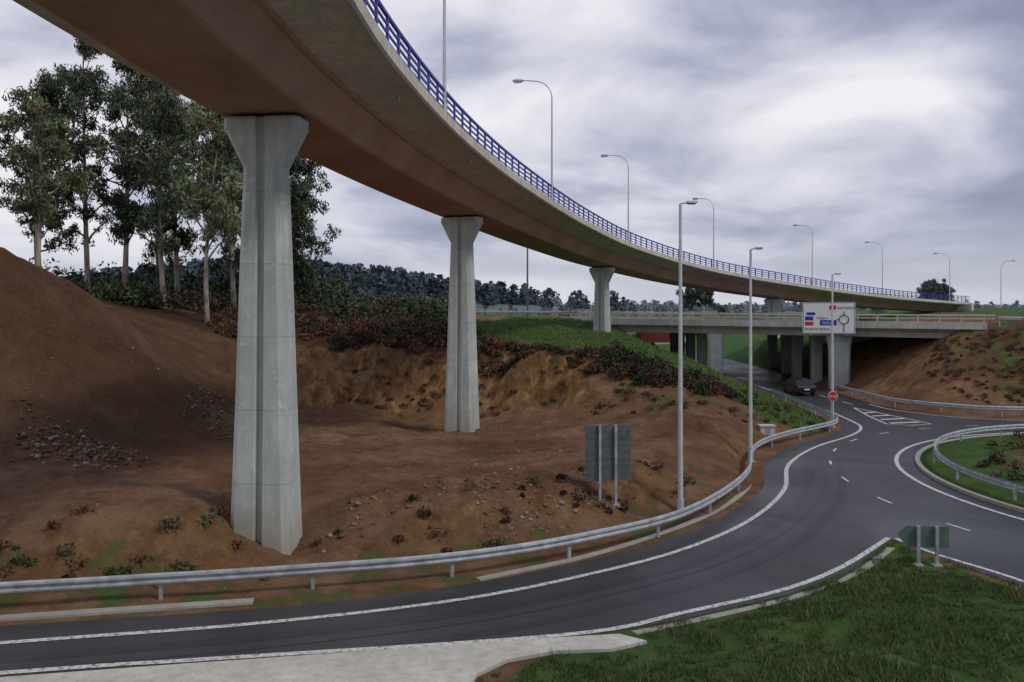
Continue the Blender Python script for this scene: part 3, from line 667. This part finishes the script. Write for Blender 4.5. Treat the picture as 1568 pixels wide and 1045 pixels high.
for k, (x, y, h, c) in enumerate([(41, 182, 5.6, 2.6), (45.5, 184, 6.2, 2.8), (96, 182, 4.8, 2.4), (98.5, 184, 5.2, 2.6), (101, 186, 4.4, 2.2)]):
    tree('pine_tree', x, y, h, c, .3, (0, 0), 12, 300 + k, (.06, .085, .07), .35, 1.2, 1.0)

def clumps(pts, R, n, tones, flat=.6, r=rng, jit=.35):
    P = []; C = []
    for (x, y, z), rad in zip(pts, R):
        q = r.normal(size=(n, 3)); q /= np.linalg.norm(q, axis=1)[:, None]; q *= (r.random(n) ** .5)[:, None] * rad; q[:, 2] = abs(q[:, 2]) * flat * 1.3
        P.append(np.array([x, y, z]) + q); tn = np.array(tones[r.integers(len(tones))]) * r.uniform(.6, 1.4); C.append(np.tile(tn, (n, 1)) * r.uniform(1 - jit, 1 + jit, (n, 1)))
    return np.vstack(P), np.vstack(C)
def scat(poly, n, pad=0., r=rng, dmin=.8):
    poly = np.array(poly, float); lo, hi = poly.min(0), poly.max(0); q = r.uniform(lo, hi, (n * 5, 2)); q = q[sdf(q[:, 0], q[:, 1], poly) < -pad]
    q = q[sdf(q[:, 0], q[:, 1], POLY) > dmin][:n]; return np.column_stack([q, height(q[:, 0], q[:, 1])])
BR = [(.115, .055, .034), (.09, .045, .028), (.14, .078, .042), (.055, .034, .022)]; GR = [(.045, .065, .024), (.062, .085, .03), (.035, .052, .022)]
p = scat([(-24, 60.2), (-12, 59.9), (-3, 59.3), (-2, 64), (-8, 78), (-25, 78)], 470)
P, C = clumps(p, rng.uniform(.35, 1.1, len(p)), 140, BR + BR + [(.05, .05, .025)]); leaves('bracken_scrub', P, rng.uniform(.08, .19, len(P)), C, up=.5)
p = scat([(-3, 59.2), (3, 57.9), (9, 52.6), (13, 51), (12, 54), (7, 58.5), (0, 62.5), (-3, 64)], 190)
P, C = clumps(p, rng.uniform(.3, .8, len(p)), 120, BR + [(.05, .055, .026), (.04, .048, .024)]); leaves('bracken_scrub', P, rng.uniform(.07, .15, len(P)), C, up=.5)
p = scat([(5, 56), (8, 52.6), (13, 50.4), (15.5, 51.5), (12, 55.5), (8, 58.5)], 75)
P, C = clumps(p, rng.uniform(.4, .95, len(p)), 240, [(.05, .052, .028), (.042, .058, .026), (.08, .05, .032)], .8); leaves('shrub_thicket', P, rng.uniform(.07, .15, len(P)), C, up=.5)
p = scat([(-24, 72), (-8, 70), (-7, 78), (-9, 92), (-30, 92), (-50, 70), (-28, 62)], 110)
P, C = clumps(p, rng.uniform(1.0, 2.3, len(p)), 330, GR + [(.09, .055, .033)], .9); leaves('shrub_thicket', P, rng.uniform(.13, .30, len(P)), C, up=.5)
p = scat([(-52, 84), (-20, 84), (-18, 94), (-52, 96)], 42)
P, C = clumps(p, rng.uniform(2.0, 3.4, len(p)), 560, [GR[0], GR[2], (.05, .07, .04)], 1.2); leaves('shrub_thicket', P, rng.uniform(.18, .36, len(P)), C, up=.5)
p = scat([(-60, 104), (-10, 104), (-8, 118), (-60, 125)], 50)
P, C = clumps(p, rng.uniform(1.2, 2.8, len(p)), 300, [(.06, .085, .055), (.055, .075, .055), (.10, .08, .06)], .9); leaves('shrub_thicket', P, rng.uniform(.2, .38, len(P)), C)
p = np.vstack([scat([(-16, 21.5), (-6, 23), (4, 27), (8, 33), (6, 34), (-4, 27.4), (-16, 24)], 60, dmin=1.4), scat([(4, 47), (12, 46), (20, 51), (21, 56), (9, 60)], 110), scat([(36, 60), (46, 58), (46, 66), (38, 72), (35, 68)], 230), scat([(42, 62), (80, 56), (80, 66), (46, 70)], 120), scat([(-12, 56.5), (4, 55), (4, 58), (-12, 59.5)], 60)])
P, C = clumps(p, rng.uniform(.1, .5, len(p)), 70, GR + BR + BR, .6); leaves('weeds', P, rng.uniform(.04, .11, len(P)), C, up=.7)
q = rng.uniform(-14, 14, (300, 2)); q = q[np.hypot(q[:, 0], q[:, 1]) < 13.3]
zz = .12 + (1 - (np.hypot(q[:, 0], q[:, 1]) / 15.3) ** 2)
P, C = clumps(np.column_stack([q + RC, zz]), rng.uniform(.2, .55, len(q)), 90, BR[:3] + GR[:2], .7); leaves('roundabout_shrubs', P, rng.uniform(.05, .12, len(P)), C, up=.5)

def grass_blades(name, pts, hmin, hmax, w, tones):
    n = len(pts); a = rng.uniform(0, 2 * math.pi, n); pt = np.clip(fbm(pts[:, 0], pts[:, 1], .8, 3, 8) * 1.5 + .3, 0, 1)
    hh = (rng.uniform(hmin, hmax, n) * (.5 + 1.7 * pt))[:, None]; d = np.column_stack([np.cos(a), np.sin(a), np.zeros(n)]) * w
    tip = pts + np.column_stack([rng.normal(size=n) * .5, rng.normal(size=n) * .5, np.ones(n)]) * hh
    v = np.stack([pts - d, pts + d, tip], 1).reshape(-1, 3); f = np.arange(3 * n).reshape(n, 3)
    t = np.array(tones)[rng.integers(len(tones), size=n)] * rng.uniform(.6, 1.4, (n, 1)); pt = .65 + 1.1 * pt
    fast_mesh(name, v, f, [M_leaf], attr=('tint', np.repeat(t * pt[:, None], 3, 0)))
GT = [(.050, .090, .022), (.068, .112, .03), (.036, .068, .018), (.12, .115, .05)]
p = scat([(1.4, 19.0), (13.2, 27.6), (15, 23), (17.8, 10), (8, 12), (-.6, 15.5), (-.7, 17.1), (.9, 18.2), (2.6, 18.4), (3.4, 19.0)], 80000, dmin=.12)
dd_ = sdf(p[:, 0], p[:, 1], POLY)
p = p[(fbm(p[:, 0], p[:, 1], .7, 3, 4) + fbm(p[:, 0], p[:, 1], 3, 2, 6) > -.14 + .22 * (1 - ss(.2, 1.6, dd_)))]
grass_blades('grass', p, .04, .17, .010, GT)
p = scat(HILL, 32000, dmin=.8); grass_blades('hillside_grass', p, .07, .20, .03, [(.08, .155, .035), (.10, .18, .045), (.065, .12, .03), (.15, .15, .06)])

def rocks(name, pts, size):
    ico = np.array([(0, 0, 1), (.89, 0, .45), (.28, .85, .45), (-.72, .53, .45), (-.72, -.53, .45), (.28, -.85, .45), (.72, .53, -.45), (-.28, .85, -.45), (-.89, 0, -.45), (-.28, -.85, -.45), (.72, -.53, -.45), (0, 0, -1)])
    fi = np.array([(0, 1, 2), (0, 2, 3), (0, 3, 4), (0, 4, 5), (0, 5, 1), (1, 6, 2), (2, 7, 3), (3, 8, 4), (4, 9, 5), (5, 10, 1), (2, 6, 7), (3, 7, 8), (4, 8, 9), (5, 9, 10), (1, 10, 6), (6, 11, 7), (7, 11, 8), (8, 11, 9), (9, 11, 10), (10, 11, 6)])
    n = len(pts); k = rng.uniform(.6, 1.3, (n, 12, 1)); sc = rng.uniform(.6, 1.3, (n, 1, 3)) * np.array([1, 1, .65]); v = ico[None] * k * sc * size[:, None, None] + pts[:, None]
    f = fi[None] + (np.arange(n) * 12)[:, None, None]; c = np.array([(.22, .14, .09), (.16, .09, .05), (.30, .24, .18), (.12, .065, .036)])[rng.integers(4, size=n)] * rng.uniform(.7, 1.1, (n, 1))
    fast_mesh(name, v.reshape(-1, 3), f.reshape(-1, 3), [M_leaf], attr=('tint', np.repeat(c, 12, 0)))
p = scat([(-30, 22), (-8, 22.5), (6, 30), (11, 42), (6, 55), (-16, 57), (-22, 45), (-34, 30)], 6500, dmin=.7)
p = p[fbm(p[:, 0], p[:, 1], .35, 3, 14) > -.02]; rocks('scattered_stones', p, rng.uniform(.010, .04, len(p)) * (1 + 2.2 * rng.random(len(p)) ** 8))
q = rng.normal(size=(380, 2)) * (1.3, .9) + (-19.0, 34.8); rocks('rock_pile', np.column_stack([q, height(q[:, 0], q[:, 1]) + .03]), rng.uniform(.04, .15, len(q)))
q = rng.normal(size=(200, 2)) * (1.0, 1.8) + (-17.2, 46.0); rocks('rock_pile', np.column_stack([q, height(q[:, 0], q[:, 1]) + .02]), rng.uniform(.03, .12, len(q)))
p = scat([(-6, 24.6), (0, 26), (4, 29), (6, 33), (2, 31), (-6, 28)], 600, dmin=1.3)
p = p[fbm(p[:, 0], p[:, 1], .5, 3, 17) > .0]; rocks('bank_rubble', p, rng.uniform(.03, .08, len(p)) * (1 + 1.2 * rng.random(len(p)) ** 4))

def forest(name, cx, cy, sx, sy, n, hmin, hmax, tones, slim=.36):
    P = []; C = []; S = []
    q = rng.normal(size=(n, 2)) * (sx, sy) + (cx, cy); z = height(q[:, 0], q[:, 1])
    for (x, y), z0 in zip(q, z):
        h = hmin + (hmax - hmin) * rng.random() ** 2; m = 80; t = rng.random(m); sl = slim * rng.uniform(.6, 1.5); w = h * sl * np.sin(np.pi * (.15 + .8 * t)) ** .7; a = rng.uniform(0, 6.28, m); rd = np.sqrt(rng.random(m)) * w
        P.append(np.column_stack([x + rd * np.cos(a), y + rd * np.sin(a), z0 + t * h])); C.append(np.tile(np.array(tones[rng.integers(len(tones))]) * rng.uniform(.92, 1.08), (m, 1))); S.append(np.full(m, h * .11))
    leaves(name, np.vstack(P), np.concatenate(S), np.vstack(C), aspect=.85)
FT = [(.065, .092, .108), (.07, .096, .108), (.060, .086, .10)]  # far tree tones with bluish distance haze put into the colour
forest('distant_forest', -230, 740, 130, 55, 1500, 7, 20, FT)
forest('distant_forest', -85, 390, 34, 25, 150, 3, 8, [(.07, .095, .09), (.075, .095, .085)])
forest('distant_forest', 300, 900, 300, 60, 500, 6, 12, [(.24, .29, .33), (.23, .28, .32)])  # paler tones, more haze painted into the leaf colour
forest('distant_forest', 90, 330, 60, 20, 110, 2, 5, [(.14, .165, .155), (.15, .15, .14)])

# ------------------------------------------------------------ sky and light
w = bpy.data.worlds.new('World'); scene.world = w; w.use_nodes = True; nt = w.node_tree
bg = nt.nodes['Background']; bg.inputs['Strength'].default_value = .1
sdir = Vector((.62, -.35, .80)).normalized(); el = math.asin(sdir.z); az = math.atan2(sdir.x, sdir.y)
sky = N(nt, 'ShaderNodeTexSky', sky_type='NISHITA'); sky.sun_disc = False; sky.sun_elevation = el; sky.sun_rotation = az
tc = N(nt, 'ShaderNodeTexCoord'); sp = N(nt, 'ShaderNodeSeparateXYZ'); nt.links.new(tc.outputs['Generated'], sp.inputs[0])
zc = math_n(nt, 'ADD', math_n(nt, 'MAXIMUM', sp.outputs[2], 0.), .24)
cb = N(nt, 'ShaderNodeCombineXYZ'); nt.links.new(math_n(nt, 'DIVIDE', sp.outputs[0], zc), cb.inputs[0]); nt.links.new(math_n(nt, 'DIVIDE', sp.outputs[1], zc), cb.inputs[1]); cb.inputs[2].default_value = 7.1
cv = cb.outputs[0]
c1 = noise(nt, cv, 1.7, 7, .52, .35); c2 = noise(nt, cv, .75, 2, .5)
cm = math_n(nt, 'ADD', math_n(nt, 'MULTIPLY', c1, .6), math_n(nt, 'MULTIPLY', c2, .4))
cm = math_n(nt, 'SUBTRACT', cm, math_n(nt, 'MULTIPLY', sp.outputs[0], .13))
# a thinner, brighter part of the cloud layer
dt = N(nt, 'ShaderNodeVectorMath', operation='DOT_PRODUCT'); nt.links.new(tc.outputs['Generated'], dt.inputs[0]); dt.inputs[1].default_value = Vector((.29, 1, .20)).normalized()
thin = ramp(nt, dt.outputs['Value'], [(.93, 0.), (1., 1.)])
cm = math_n(nt, 'ADD', cm, math_n(nt, 'MULTIPLY', thin, .10))
cc = ramp(nt, cm, [(.34, (.15, .18, .30)), (.43, (.25, .28, .41)), (.50, (.42, .44, .57)), (.57, (.66, .66, .76)), (.66, (.92, .90, .94))])
hz = ramp(nt, sp.outputs[2], [(0., .85), (.10, .25), (.24, 0.)])
cc = mix(nt, hz, cc, (.64, .66, .74))
sc = N(nt, 'ShaderNodeVectorMath', operation='SCALE'); nt.links.new(cc, sc.inputs[0]); sc.inputs['Scale'].default_value = 10.
fin = mix(nt, .94, sky.outputs[0], sc.outputs[0]); nt.links.new(fin, bg.inputs['Color'])
L = bpy.data.lights.new('sun', 'SUN'); L.energy = 1.5; L.angle = math.radians(10); L.color = (1, .93, .83)
so = bpy.data.objects.new('sun', L); COL.objects.link(so); so.rotation_euler = sdir.to_track_quat('Z', 'Y').to_euler(); so.location = (30, -20, 60)

cam = bpy.data.cameras.new('camera'); cam.lens = 28; cam.sensor_width = 36; cam.shift_y = -.0322; cam.clip_end = 20000; cam.clip_start = .1
co = bpy.data.objects.new('camera', cam); COL.objects.link(co); co.location = (0, 0, 8); co.rotation_euler = (math.pi / 2, 0, 0)
scene.camera = co
